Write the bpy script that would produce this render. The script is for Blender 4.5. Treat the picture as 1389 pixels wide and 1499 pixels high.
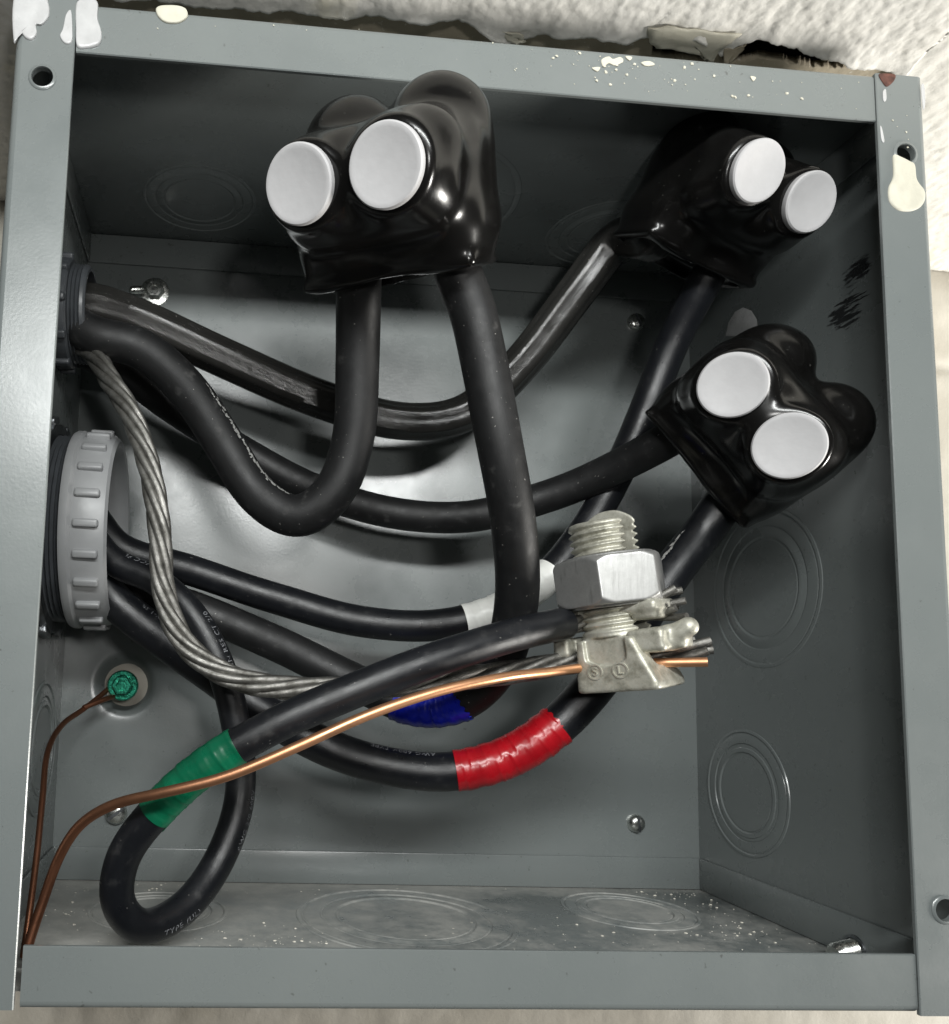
import bpy, bmesh, math, random
import numpy as np
from mathutils import Vector, Matrix, noise

for o in list(bpy.data.objects): bpy.data.objects.remove(o)
SC = bpy.context.scene
COL = SC.collection
random.seed(7); RNG = np.random.default_rng(7)

# ------------------------------------------------------------------ camera
PW, PH = 1389.0, 1499.0
F, CX, CY = 1170.84, 694.5-293.366, 749.5+118.606          # focal length and principal point, photo pixels
CAM = np.array([-0.08162, -0.23792, -0.05829])
_a, _b, _c = 0.10344, -0.07019, -0.03346
ca, sa, cb, sb, cc, sc_ = math.cos(_a), math.sin(_a), math.cos(_b), math.sin(_b), math.cos(_c), math.sin(_c)
ROT = np.array([[cb,-sb,0],[sb,cb,0],[0,0,1]]) @ np.array([[1,0,0],[0,ca,-sa],[0,sa,ca]]) @ np.array([[cc,0,sc_],[0,1,0],[-sc_,0,cc]])
cam_d = bpy.data.cameras.new('camera'); cam = bpy.data.objects.new('camera', cam_d); COL.objects.link(cam)
M = Matrix.Identity(4)
for i in range(3):
    M[i][0] = ROT[i,0]; M[i][1] = ROT[i,2]; M[i][2] = -ROT[i,1]; M[i][3] = CAM[i]
cam.matrix_world = M
cam_d.sensor_fit = 'VERTICAL'; cam_d.sensor_height = 24.0; cam_d.sensor_width = 24.0*PW/PH
cam_d.lens = F/PH*24.0
cam_d.shift_x = 293.366/PH; cam_d.shift_y = 118.606/PH
cam_d.clip_start = 0.01; cam_d.clip_end = 50
SC.camera = cam

# ------------------------------------------------------------------ light
W = bpy.data.worlds.new('World'); SC.world = W; W.use_nodes = True
W.node_tree.nodes['Background'].inputs[0].default_value = (0.95, 1.0, 0.97, 1)
W.node_tree.nodes['Background'].inputs[1].default_value = 0.025
def area(name, loc, target, sx, sy, power, col):
    d = bpy.data.lights.new(name, 'AREA'); d.shape = 'RECTANGLE'; d.size = sx; d.size_y = sy
    d.energy = power; d.color = col
    o = bpy.data.objects.new(name, d); COL.objects.link(o); o.location = loc
    o.rotation_euler = (Vector(target)-Vector(loc)).to_track_quat('-Z', 'Y').to_euler()
    return o
area('room_lamp', (-0.03, -0.50, 0.20), (0.0, 0.1, 0.0), 0.46, 0.05, 4.2, (0.98, 1.0, 0.985))
area('work_lamp', (-0.03, -0.36, -0.015), (0, 0.1, 0.02), 0.03, 0.03, 0.34, (1.0, 0.99, 0.96))
area('side_fill', (0.90, -0.13, -0.33), (0.05, 0.0, 0.15), 0.30, 0.20, 13.0, (1.0, 0.97, 0.91))  # added fill from the right to brighten the ceiling paint, no known lamp there
SC.view_settings.view_transform = 'Standard'; SC.view_settings.look = 'None'
SC.view_settings.exposure = 0.05; SC.view_settings.gamma = 1.0; SC.view_settings.use_curve_mapping = False
SC.render.engine = 'CYCLES'

# ------------------------------------------------------------------ pixel helpers (a pixel gives a direction, the touched plane the distance)
def ray(px, py): return ROT @ np.array([(px-CX)/F, 1.0, -(py-CY)/F])
def aty(px, py, y): d = ray(px, py); return CAM + d*(y-CAM[1])/d[1]
def atx(px, py, x): d = ray(px, py); return CAM + d*(x-CAM[0])/d[0]
def atz(px, py, z): d = ray(px, py); return CAM + d*(z-CAM[2])/d[2]
def nrm(v): v = np.asarray(v, float); return v/np.linalg.norm(v)
def frame(px, py, lat, latang, vang, vdep=0.):
    w = nrm(ray(px, py)); r = nrm(ROT[:,0]-w*(ROT[:,0]@w)); u_ = np.cross(r, w)
    A = math.radians(latang); B = math.radians(vang)
    n = -w*math.sqrt(1-lat*lat)+lat*(math.cos(A)*r+math.sin(A)*u_)
    v = math.cos(B)*r+math.sin(B)*u_-vdep*w
    v = nrm(v-n*(v@n)); u = np.cross(v, n)
    return u, v, n

# ------------------------------------------------------------------ materials
class NT:
    def __init__(s, name):
        s.m = bpy.data.materials.new(name); s.m.use_nodes = True; s.t = s.m.node_tree; s.b = s.t.nodes['Principled BSDF']
    def n(s, typ, **kw):
        x = s.t.nodes.new(typ)
        for k, v in kw.items():
            if k in x.inputs.keys(): x.inputs[k].default_value = v
            else: setattr(x, k, v)
        return x
    def l(s, a, b): s.t.links.new(a, b)
    def coord(s, kind='Object', scale=(1,1,1)):
        tc = s.n('ShaderNodeTexCoord'); mp = s.n('ShaderNodeMapping'); mp.inputs['Scale'].default_value = scale
        s.l(tc.outputs[kind], mp.inputs[0]); return mp.outputs[0]
    def noise(s, vec, scale, detail=3, rough=.55):
        x = s.n('ShaderNodeTexNoise'); x.inputs['Scale'].default_value = scale; x.inputs['Detail'].default_value = detail; x.inputs['Roughness'].default_value = rough
        s.l(vec, x.inputs['Vector']); return x.outputs['Fac']
    def ramp(s, fac, stops):
        x = s.n('ShaderNodeValToRGB'); e = x.color_ramp.elements
        while len(e) < len(stops): e.new(.5)
        for q, (p, c) in zip(e, stops):
            q.position = p; q.color = (c, c, c, 1) if not hasattr(c, '__len__') else (*c, 1)
        s.l(fac, x.inputs[0]); return x.outputs[0]
    def mix(s, fac, a, b, typ='MIX'):
        x = s.n('ShaderNodeMix', data_type='RGBA', blend_type=typ)
        for v, i in ((fac, 0), (a, 6), (b, 7)):
            if hasattr(v, 'links'): s.l(v, x.inputs[i])
            else: x.inputs[i].default_value = v if i == 0 else (*v, 1)
        return x.outputs[2]
    def math(s, op, a, b=0.):
        x = s.n('ShaderNodeMath', operation=op)
        for v, i in ((a, 0), (b, 1)):
            if hasattr(v, 'links'): s.l(v, x.inputs[i])
            else: x.inputs[i].default_value = v
        return x.outputs[0]
    def bump(s, h, strength, dist=.001):
        x = s.n('ShaderNodeBump'); x.inputs['Strength'].default_value = strength; x.inputs['Distance'].default_value = dist
        s.l(h, x.inputs['Height']); s.l(x.outputs[0], s.b.inputs['Normal'])
    def set(s, **kw):
        for k, v in kw.items():
            i = s.b.inputs[k]
            if hasattr(v, 'links'): s.l(v, i)
            elif hasattr(v, '__len__'): i.default_value = (*v, 1) if len(v) == 3 else v
            else: i.default_value = v

MAT = {}
def simple(name, col, rough, metal=0., var=.25, vscale=120, bump=.15, bscale=600, coat=0., uv=False, spec=.5):
    t = NT(name); v = t.coord('Object')
    nz = t.noise(v, vscale, 4)
    dark = tuple(c*(1-var) for c in col); lite = tuple(min(1, c*(1+var)) for c in col)
    t.set(**{'Base Color': t.ramp(nz, [(.3, dark), (.7, lite)]), 'Metallic': metal, 'Specular IOR Level': spec})
    nr = t.noise(v, vscale*2.3, 3)
    t.set(Roughness=t.ramp(nr, [(.3, max(.02, rough-.08)), (.7, min(1, rough+.08))]))
    if coat: t.set(**{'Coat Weight': coat, 'Coat Roughness': .08})
    if bump: t.bump(t.noise(v, bscale, 3), bump, .0005)
    MAT[name] = t.m; return t

# grey enamelled steel
def steel(name, dust=False, scuff=False, streak=False):
    t = NT(name); v = t.coord('Object')
    big = t.noise(v, 9, 3); fine = t.noise(v, 900, 2)
    col = t.ramp(big, [(.3, (.150, .167, .166)), (.7, (.176, .193, .190))])
    mott = t.noise(v, 70, 6, .7)
    col = t.mix(t.ramp(mott, [(.55, 0.), (.8, .14)]), col, (.22, .235, .225))
    sp = t.noise(v, 420, 2)
    col = t.mix(t.ramp(sp, [(.715, 0.), (.74, .5)]), col, (.05, .05, .045))
    rough = t.ramp(t.noise(v, 40, 5, .65), [(.3, .23), (.7, .34)])
    if streak:   # rubbed vertical marks in the paint
        vs = t.coord('Object', (900, 1, 60)); st = t.noise(vs, 1., 2)
        blot = t.noise(v, 22, 2)
        f = t.math('MULTIPLY', t.ramp(st, [(.66, 0.), (.72, 1.)]), t.ramp(blot, [(.55, 0.), (.65, .6)]))
        col = t.mix(f, col, (.16, .10, .07))
    if dust:     # plaster dust lying on the floor of the box
        d1 = t.noise(v, 26, 6, .7); d2 = t.noise(v, 260, 4, .7)
        sx = t.n('ShaderNodeSeparateXYZ'); tc = t.n('ShaderNodeTexCoord'); t.l(tc.outputs['Object'], sx.inputs[0])
        left = t.n('ShaderNodeMapRange'); left.inputs[1].default_value = -.15; left.inputs[2].default_value = .02; left.inputs[3].default_value = .22; left.inputs[4].default_value = 0.
        t.l(sx.outputs[0], left.inputs[0])
        back = t.n('ShaderNodeMapRange'); back.inputs[1].default_value = .118; back.inputs[2].default_value = .137; back.inputs[3].default_value = 0.; back.inputs[4].default_value = .3
        t.l(sx.outputs[1], back.inputs[0])
        s = t.math('ADD', d1, t.math('ADD', left.outputs[0], back.outputs[0]))
        s = t.math('ADD', s, t.math('MULTIPLY', t.math('SUBTRACT', d2, .5), .35))
        f = t.ramp(s, [(.43, 0.), (.62, .45), (.9, .85)])
        col = t.mix(f, col, (.55, .54, .50)); rough = t.mix(f, rough, (.9, .9, .9))
    if scuff:    # black rubber scuffs on the right wall
        tc = t.n('ShaderNodeTexCoord')
        for (cy, cz, ry, rz, sc, th) in SCUFFS:
            mp = t.n('ShaderNodeMapping'); mp.inputs['Location'].default_value = (0, -cy/ry, -cz/rz); mp.inputs['Scale'].default_value = (0, 1/ry, 1/rz)
            t.l(tc.outputs['Object'], mp.inputs[0])
            ln = t.n('ShaderNodeVectorMath', operation='LENGTH'); t.l(mp.outputs[0], ln.inputs[0])
            m2 = t.n('ShaderNodeMapping'); m2.inputs['Rotation'].default_value = (sc, 0, 0); m2.inputs['Scale'].default_value = (1, 90, 620)
            t.l(tc.outputs['Object'], m2.inputs[0])
            z = t.noise(m2.outputs[0], 1., 4, .65)
            f = t.math('SUBTRACT', z, t.math('MULTIPLY', t.math('POWER', ln.outputs['Value'], 2.), .22))
            col = t.mix(t.ramp(f, [(th, 0.), (th+.06, .93)]), col, (.008, .008, .009))
    t.set(**{'Base Color': col, 'Roughness': rough, 'Specular IOR Level': .85})
    t.bump(fine, .06, .0004)
    MAT[name] = t.m
_p1, _p2 = atx(1254, 396, .1508), atx(1241, 454, .1508)
SCUFFS = [(_p1[1], _p1[2], .010, .0075, .35, .42), (_p2[1], _p2[2], .010, .0085, .12, .38)]
steel('grey_enamel'); steel('grey_enamel_streaked', streak=True); steel('grey_enamel_dusty', dust=True); steel('grey_enamel_scuffed', scuff=True)

def rubber(name, col, rough, stretch=True, scratch=.5, coat=0.):
    t = NT(name); v = t.coord('Object'); uv = t.coord('UV', (14, 220, 1))
    st = t.noise(uv, 1., 4, .6); nz = t.noise(v, 160, 5, .65); lg = t.noise(v, 30, 3)
    c = t.ramp(lg, [(.3, tuple(x*.75 for x in col)), (.7, tuple(x*1.35 for x in col))])
    c = t.mix(t.math('MULTIPLY', t.ramp(nz, [(.60, 0.), (.8, 1.)]), scratch*.6), c, (.09, .088, .085))
    sp = t.noise(v, 900, 2)
    c = t.mix(t.ramp(sp, [(.735, 0.), (.75, scratch)]), c, (.30, .29, .27))
    t.set(**{'Base Color': c, 'Specular IOR Level': .45, 'Roughness': t.ramp(nz, [(.3, rough-.08), (.75, rough+.14)])})
    if coat: t.set(**{'Coat Weight': coat, 'Coat Roughness': .25})
    t.bump(t.math('ADD', t.math('MULTIPLY', st, .6), nz), .22, .0004)
    MAT[name] = t.m
rubber('cable_black', (.0065, .0072, .009), .34)
rubber('cable_matte', (.0072, .0074, .0078), .50, scratch=.9)
rubber('cable_ribbed', (.022, .0215, .02), .17, scratch=.7)
def vinyl():
    t = NT('black_vinyl'); v = t.coord('Object')
    nz = t.noise(v, 45, 3); d = t.noise(v, 700, 3)
    c = t.mix(t.ramp(d, [(.70, 0.), (.75, .5)]), (.0042, .004, .0038), (.10, .10, .09))
    t.set(**{'Base Color': c, 'Roughness': t.ramp(nz, [(.3, .17), (.7, .27)]), 'Specular IOR Level': .5})
    t.bump(d, .02, .0004); MAT['black_vinyl'] = t.m
vinyl()
simple('cap_white', (.45, .445, .45), .6, var=.04, vscale=170, bump=.12, bscale=500)
simple('tape_white', (.84, .84, .80), .38, var=.08, vscale=90, bump=.15, bscale=250)
simple('tape_red', (.38, .006, .012), .30, var=.2, vscale=90, bump=.12, bscale=200)
simple('tape_blue', (.004, .012, .36), .32, var=.25, vscale=90, bump=.12, bscale=200)
simple('tape_green', (.002, .095, .045), .32, var=.2, vscale=90, bump=.12, bscale=200)
simple('plastic_grey', (.27, .275, .28), .38, var=.07, vscale=60, bump=.06, bscale=700)
simple('plastic_dark', (.055, .06, .066), .42, var=.2, vscale=90, bump=.1, bscale=500)
simple('zinc_dark', (.20, .21, .22), .38, 1., var=.3, vscale=200, bump=.2, bscale=500)
simple('zinc', (.62, .63, .60), .28, 1., var=.3, vscale=300, bump=.2, bscale=600)
simple('scrape', (.24, .24, .23), .7, var=.4, vscale=500, bump=0)
simple('print_white', (.22, .225, .24), .6, var=.3, vscale=300, bump=0)
simple('paint_or_light_white', (.50, .50, .50), .32, var=.12, vscale=140, bump=.5, bscale=140)
simple('paint_cream', (.56, .54, .45), .6, var=.1, vscale=140, bump=.6, bscale=220)
simple('rust', (.10, .04, .028), .8, var=.5, vscale=400, bump=.4, bscale=500)
simple('plaster_chip', (.72, .69, .60), .85, var=.2, vscale=300, bump=.3, bscale=600)
simple('green_screw', (.03, .30, .19), .28, .75, var=.45, vscale=350, bump=.3, bscale=500)
def cast():
    t = NT('cast_aluminium'); v = t.coord('Object')
    a = t.noise(v, 190, 6, .7); b = t.noise(v, 60, 5, .7)
    c = t.ramp(a, [(.30, (.24, .235, .19)), (.50, (.50, .49, .42)), (.75, (.68, .67, .60))])
    g = t.n('ShaderNodeNewGeometry')
    c = t.mix(t.ramp(b, [(.54, 0.), (.66, .6)]), c, (.20, .19, .145))
    t.set(**{'Base Color': c, 'Metallic': .55, 'Roughness': t.ramp(a, [(.3, .62), (.7, .40)])})
    t.bump(t.math('ADD', a, t.math('MULTIPLY', t.noise(v, 600, 3), .4)), .28, .0006); MAT['cast_aluminium'] = t.m
    t = NT('nut_aluminium'); v = t.coord('Object')
    a = t.noise(v, 150, 6, .75); vs = t.coord('Object', (400, 400, 60)); s = t.noise(vs, 1., 3)
    c = t.ramp(a, [(.25, (.33, .33, .32)), (.55, (.46, .46, .45)), (.8, (.60, .60, .58))])
    c = t.mix(t.ramp(s, [(.62, 0.), (.72, .6)]), c, (.26, .26, .25))
    t.set(**{'Base Color': c, 'Metallic': .75, 'Roughness': t.ramp(a, [(.3, .52), (.7, .34)])})
    t.bump(t.math('ADD', t.math('MULTIPLY', a, .3), s), .12, .0005); MAT['nut_aluminium'] = t.m
    t = NT('strand_aluminium'); v = t.coord('Object'); uv = t.coord('UV', (3, 60, 1))
    a = t.noise(v, 170, 6, .7); s = t.noise(uv, 1., 4)
    c = t.ramp(a, [(.3, (.07, .066, .058)), (.5, (.20, .195, .18)), (.75, (.38, .37, .35))])
    t.set(**{'Base Color': c, 'Metallic': .85, 'Roughness': t.ramp(a, [(.3, .55), (.7, .36)])})
    t.bump(t.math('ADD', a, s), .3, .0004); MAT['strand_aluminium'] = t.m
    t = NT('copper'); v = t.coord('Object')
    a = t.noise(v, 60, 5, .65)
    sx = t.n('ShaderNodeSeparateXYZ'); tc = t.n('ShaderNodeTexCoord'); t.l(tc.outputs['Object'], sx.inputs[0])
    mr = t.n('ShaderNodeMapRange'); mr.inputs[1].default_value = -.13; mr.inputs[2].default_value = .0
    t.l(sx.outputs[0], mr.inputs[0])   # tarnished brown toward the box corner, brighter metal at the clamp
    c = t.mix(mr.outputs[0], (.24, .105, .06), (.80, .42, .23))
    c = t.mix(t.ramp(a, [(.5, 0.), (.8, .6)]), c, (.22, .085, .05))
    t.set(**{'Base Color': c, 'Metallic': .9, 'Roughness': t.ramp(a, [(.3, .34), (.7, .5)])})
    t.bump(a, .2, .0006); MAT['copper'] = t.m
cast()
def plaster():
    t = NT('ceiling_paint'); v = t.coord('Object'); vs = t.coord('Object', (1., 1.2, 1))
    a = t.noise(v, 14, 4); y = t.noise(v, 26, 4)
    c = t.ramp(a, [(.3, (.68, .665, .62)), (.7, (.80, .79, .75))])
    c = t.mix(t.ramp(y, [(.60, 0.), (.72, .55)]), c, (.78, .72, .52))
    t.set(**{'Base Color': c, 'Roughness': .75})
    t.bump(t.noise(vs, 280, 6, .6), .32, .0014); MAT['ceiling_paint'] = t.m
    t = NT('ceiling_board'); v = t.coord('Object'); a = t.noise(v, 40, 5, .7); d = t.noise(v, 420, 3)
    c = t.ramp(a, [(.3, (.30, .26, .19)), (.7, (.44, .39, .30))])
    c = t.mix(t.ramp(d, [(.66, 0.), (.70, .8)]), c, (.6, .57, .5))
    t.set(**{'Base Color': c, 'Roughness': .9}); t.bump(d, .4, .0008); MAT['ceiling_board'] = t.m
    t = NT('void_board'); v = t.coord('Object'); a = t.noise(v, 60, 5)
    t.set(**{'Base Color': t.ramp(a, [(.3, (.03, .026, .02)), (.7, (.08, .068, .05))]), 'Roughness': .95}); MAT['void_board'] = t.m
    t = NT('wall_paint'); v = t.coord('Object'); a = t.noise(v, 30, 5)
    c = t.ramp(a, [(.3, (.42, .39, .33)), (.7, (.55, .52, .46))])
    t.set(**{'Base Color': c, 'Roughness': .7}); t.bump(t.noise(v, 260, 5, .65), .2, .001); MAT['wall_paint'] = t.m
plaster()

# ------------------------------------------------------------------ object helpers
def tag(o, label=None, cat=None, group=None, kind=None):
    for k, v in (('label', label), ('category', cat), ('group', group), ('kind', kind)):
        if v: o[k] = v
    return o
def empty(name, loc, label, cat, group=None):
    o = bpy.data.objects.new(name, None); COL.objects.link(o); o.location = Vector(loc); o.empty_display_size = .01
    return tag(o, label, cat, group)
def root_of(o):
    p = np.zeros(3)
    while o is not None: p = p+np.array(o.location); o = o.parent
    return p
def link(name, me, mat, parent=None, smooth=True):
    o = bpy.data.objects.new(name, me); COL.objects.link(o)
    if mat: me.materials.append(MAT[mat])
    if smooth is True: me.polygons.foreach_set('use_smooth', [True]*len(me.polygons))
    elif smooth: me.polygons.foreach_set('use_smooth', [True]*len(me.polygons)); me.set_sharp_from_angle(angle=math.radians(smooth))
    if parent is not None:
        o.parent = parent; o.location = Vector(-root_of(parent))   # meshes are written in world coordinates
    return o
def mesh(name, V, Fc, mat, parent=None, smooth=True, uv=None):
    me = bpy.data.meshes.new(name); me.from_pydata([tuple(map(float, v)) for v in V], [], [tuple(map(int, f)) for f in Fc]); me.update()
    if uv is not None:
        lay = me.uv_layers.new(name='UVMap'); li = np.zeros(len(me.loops), int); me.loops.foreach_get('vertex_index', li)
        lay.data.foreach_set('uv', np.asarray(uv, np.float32)[li].ravel())
    return link(name, me, mat, parent, smooth)
def from_bm(name, bm, mat, parent=None, smooth=False):
    me = bpy.data.meshes.new(name); bmesh.ops.recalc_face_normals(bm, faces=bm.faces); bm.to_mesh(me); bm.free()
    return link(name, me, mat, parent, smooth)
def box(name, lo, hi, mat, parent=None, bev=.0005):
    bm = bmesh.new(); bmesh.ops.create_cube(bm, size=1)
    for v in bm.verts: v.co = Vector([(lo[i]+hi[i])/2+v.co[i]*(hi[i]-lo[i]) for i in range(3)])
    if bev: bmesh.ops.bevel(bm, geom=bm.edges[:], offset=bev, segments=2, profile=.5, affect='EDGES')
    return from_bm(name, bm, mat, parent, 35)
def lathe(name, prof, origin, axis, mat, parent=None, seg=48, smooth=35, closed=False):
    """prof: (radius, height) along axis"""
    ax = nrm(axis); t = np.array([0, 0, 1.]) if abs(ax[2]) < .9 else np.array([1., 0, 0])
    a = nrm(np.cross(ax, t)); b = np.cross(ax, a); V, Fc = [], []; n = len(prof)
    for r, h in prof:
        for k in range(seg):
            th = 2*math.pi*k/seg; V.append(np.asarray(origin)+ax*h+r*(a*math.cos(th)+b*math.sin(th)))
    for i in range(n if closed else n-1):
        j = (i+1) % n
        for k in range(seg): Fc.append((i*seg+k, i*seg+(k+1) % seg, j*seg+(k+1) % seg, j*seg+k))
    if not closed:
        Fc.append(tuple(range(seg))[::-1]); Fc.append(tuple((n-1)*seg+k for k in range(seg)))
    bm = bmesh.new(); vs = [bm.verts.new(v) for v in V]
    for f in Fc:
        try: bm.faces.new([vs[i] for i in f])
        except ValueError: pass
    bmesh.ops.remove_doubles(bm, verts=bm.verts, dist=1e-6)
    return from_bm(name, bm, mat, parent, smooth)
def extrude_profile(name, prof, lo, hi, axis, mat, parent):
    """closed 2-D profile (a, b) extruded along axis 0 or 2; the profile's other coordinates are (y, other)"""
    V, n = [], len(prof)
    for e in (lo, hi):
        for p, q in prof: V.append((p, q, e) if axis == 2 else (e, p, q))
    bm = bmesh.new(); vs = [bm.verts.new(v) for v in V]
    for i in range(n): bm.faces.new([vs[i], vs[(i+1) % n], vs[n+(i+1) % n], vs[n+i]])
    bm.faces.new(vs[:n]); bm.faces.new(vs[n:][::-1])
    return from_bm(name, bm, mat, parent, 40)

# signed-distance surfaces -> mesh (naive surface nets, then projected on the surface)
def sd_box(P, c, h, r): 
    q = np.abs(P-np.array(c))-(np.array(h)-r); return np.linalg.norm(np.maximum(q, 0), axis=-1)+np.minimum(q.max(-1), 0)-r
def sd_caps(P, a, b, r):
    a, b = np.array(a, float), np.array(b, float); d = b-a; t = np.clip(((P-a)@d)/(d@d), 0, 1); return np.linalg.norm(P-a-t[..., None]*d, axis=-1)-r
def sd_cyl(P, c, ax, r, h, rd=1.):
    q = P-np.array(c); i = [k for k in range(3) if k != ax]
    dr = np.hypot(q[..., i[0]], q[..., i[1]])-r+rd; dh = np.abs(q[..., ax])-h+rd
    return np.minimum(np.maximum(dr, dh), 0)+np.hypot(np.maximum(dr, 0), np.maximum(dh, 0))-rd
def smin(a, b, k):
    h = np.maximum(k-np.abs(a-b), 0)/k; return np.minimum(a, b)-h*h*k/4
def smax(a, b, k): return -smin(-a, -b, k)
def nets(f, lo, hi, step):
    lo, hi = np.array(lo, float), np.array(hi, float); n = np.ceil((hi-lo)/step).astype(int)+1
    G = np.stack(np.meshgrid(*[lo[i]+step*np.arange(n[i]) for i in range(3)], indexing='ij'), -1)
    D = f(G); S = D < 0
    c = np.zeros(n-1, int)
    acc = np.zeros((*(n-1), 3)); cnt = np.zeros(n-1)
    cor = [(i, j, k) for i in (0, 1) for j in (0, 1) for k in (0, 1)]
    sl = lambda o: tuple(slice(o[i], n[i]-1+o[i]) for i in range(3))
    for a in cor:
        for ax in range(3):
            if a[ax]: continue
            b = list(a); b[ax] = 1
            da, db = D[sl(a)], D[sl(b)]; cr = (da < 0) != (db < 0)
            t = np.where(cr, da/np.where(cr, da-db, 1), 0)
            p = np.broadcast_to(np.array(a, float), acc.shape).copy(); p[..., ax] = t
            acc += p*cr[..., None]; cnt += cr
    act = cnt > 0; idx = -np.ones(n-1, int); idx[act] = np.arange(act.sum())
    ii = np.argwhere(act); V = lo+step*(ii+acc[act]/cnt[act][:, None])
    Fs = []
    for ax in range(3):
        b, c2 = (ax+1) % 3, (ax+2) % 3
        s0 = [slice(None)]*3; s1 = [slice(None)]*3; s0[ax] = slice(0, -1); s1[ax] = slice(1, None)
        A, B = S[tuple(s0)], S[tuple(s1)]
        e = np.argwhere(A != B)
        e = e[(e[:, b] > 0) & (e[:, c2] > 0) & (e[:, b] < n[b]-1) & (e[:, c2] < n[c2]-1)]
        q = []
        for db, dc in ((-1, -1), (0, -1), (0, 0), (-1, 0)):
            g = e.copy(); g[:, b] += db; g[:, c2] += dc; q.append(idx[g[:, 0], g[:, 1], g[:, 2]])
        q = np.stack(q, 1); fl = ~A[e[:, 0], e[:, 1], e[:, 2]]; q[fl] = q[fl][:, ::-1]; Fs.append(q)
    h = step*.25
    for _ in range(4):
        d = f(V); g = np.stack([(f(V+np.eye(3)[i]*h)-f(V-np.eye(3)[i]*h))/(2*h) for i in range(3)], -1)
        V = V-np.clip(d/np.maximum((g*g).sum(-1), .2), -step*.5, step*.5)[:, None]*g*.9
    return V, np.concatenate(Fs)
def sdf_obj(name, f, lo, hi, step, O, fr, s, mat, parent, smooth=True):
    """f in millimetres in a local frame (u, v, n)"""
    V, Fc = nets(f, lo, hi, step); U = np.stack(fr)          # rows u, v, n
    return mesh(name, O+(V*.001*s)@U, Fc, mat, parent, smooth)

# sweeps
def spline(pts, step=.0018, smooth=6):
    P = np.array(pts, float); P = np.vstack([2*P[0]-P[1], P, 2*P[-1]-P[-2]]); out = []
    for i in range(1, len(P)-2):
        p0, p1, p2, p3 = P[i-1:i+3]; t0 = 0; t1 = t0+np.linalg.norm(p1-p0)**.5; t2 = t1+np.linalg.norm(p2-p1)**.5; t3 = t2+np.linalg.norm(p3-p2)**.5
        for t in np.linspace(t1, t2, 24, endpoint=False):
            a1 = (t1-t)/(t1-t0)*p0+(t-t0)/(t1-t0)*p1; a2 = (t2-t)/(t2-t1)*p1+(t-t1)/(t2-t1)*p2; a3 = (t3-t)/(t3-t2)*p2+(t-t2)/(t3-t2)*p3
            b1 = (t2-t)/(t2-t0)*a1+(t-t0)/(t2-t0)*a2; b2 = (t3-t)/(t3-t1)*a2+(t-t1)/(t3-t1)*a3
            out.append((t2-t)/(t2-t1)*b1+(t-t1)/(t2-t1)*b2)
    out.append(P[-2]); Q = resample(np.array(out), step)
    for _ in range(smooth): Q[1:-1] = .25*Q[:-2]+.5*Q[1:-1]+.25*Q[2:]
    return resample(Q, step)
def resample(Q, step):
    s = np.r_[0, np.cumsum(np.linalg.norm(np.diff(Q, axis=0), axis=1))]; n = max(3, int(s[-1]/step)+1)
    t = np.linspace(0, s[-1], n); return np.stack([np.interp(t, s, Q[:, i]) for i in range(3)], 1)
class Path:
    def __init__(s, pts, step=.0018, smooth=6, ref=None):
        s.P = spline(pts, step, smooth) if len(pts) > 2 else resample(np.array(pts, float), step)
        s.s = np.r_[0, np.cumsum(np.linalg.norm(np.diff(s.P, axis=0), axis=1))]; s.L = s.s[-1]
        T = np.gradient(s.P, axis=0); s.T = T/np.linalg.norm(T, axis=1)[:, None]
        N = []; r = np.array(ref if ref is not None else (0, -1., .05))
        n = nrm(r-s.T[0]*(r@s.T[0]))
        for t in s.T: n = nrm(n-t*(n@t)); N.append(n)
        s.N = np.array(N); s.B = np.cross(s.T, s.N)
    def at(s, x):
        f = lambda A: np.stack([np.interp(x, s.s, A[:, i]) for i in range(3)], -1)
        return f(s.P), f(s.T), f(s.N), f(s.B)
    def s_at_px(s, px, py):
        q = (s.P-CAM)@ROT; d = np.hypot(CX+F*q[:, 0]/q[:, 1]-px, CY-F*q[:, 2]/q[:, 1]-py); return s.s[d.argmin()]
def tube(name, path, rad, mat, parent=None, s0=0, s1=None, seg=28, rf=None, step=.0016, caps=True):
    s1 = path.L if s1 is None else s1; n = max(3, int((s1-s0)/step)+1); ss = np.linspace(s0, s1, n)
    P, T, N, B = path.at(ss); th = np.linspace(0, 2*math.pi, seg, endpoint=False)
    R = np.full((n, seg), rad, float)
    if rf is not None: R = R*rf(ss[:, None], th[None, :])
    V = P[:, None]+R[..., None]*(np.cos(th)[None, :, None]*N[:, None]+np.sin(th)[None, :, None]*B[:, None])
    Fc = [(i*seg+k, i*seg+(k+1) % seg, (i+1)*seg+(k+1) % seg, (i+1)*seg+k) for i in range(n-1) for k in range(seg)]
    V = V.reshape(-1, 3); uv = np.stack([np.repeat(ss, seg)*10, np.tile(np.abs(th/math.pi-1), n)], 1)
    if caps:
        V = np.vstack([V, P[0], P[-1]]); uv = np.vstack([uv, [[0, 0], [0, 0]]]); a, b = n*seg, n*seg+1
        Fc += [(k, a, (k+1) % seg) for k in range(seg)][:] ; Fc += [((n-1)*seg+(k+1) % seg, b, (n-1)*seg+k) for k in range(seg)]
    Fc = [tuple(f[::-1]) for f in Fc]
    return mesh(name, V, Fc, mat, parent, 50, uv)
def lump(seed, amp=.012, k=60):
    return lambda s, t: 1+amp*np.sin(s*k+seed)*np.cos(t*2+seed*1.7+s*30)+amp*.5*np.sin(s*k*2.7+seed*3+t)
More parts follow.
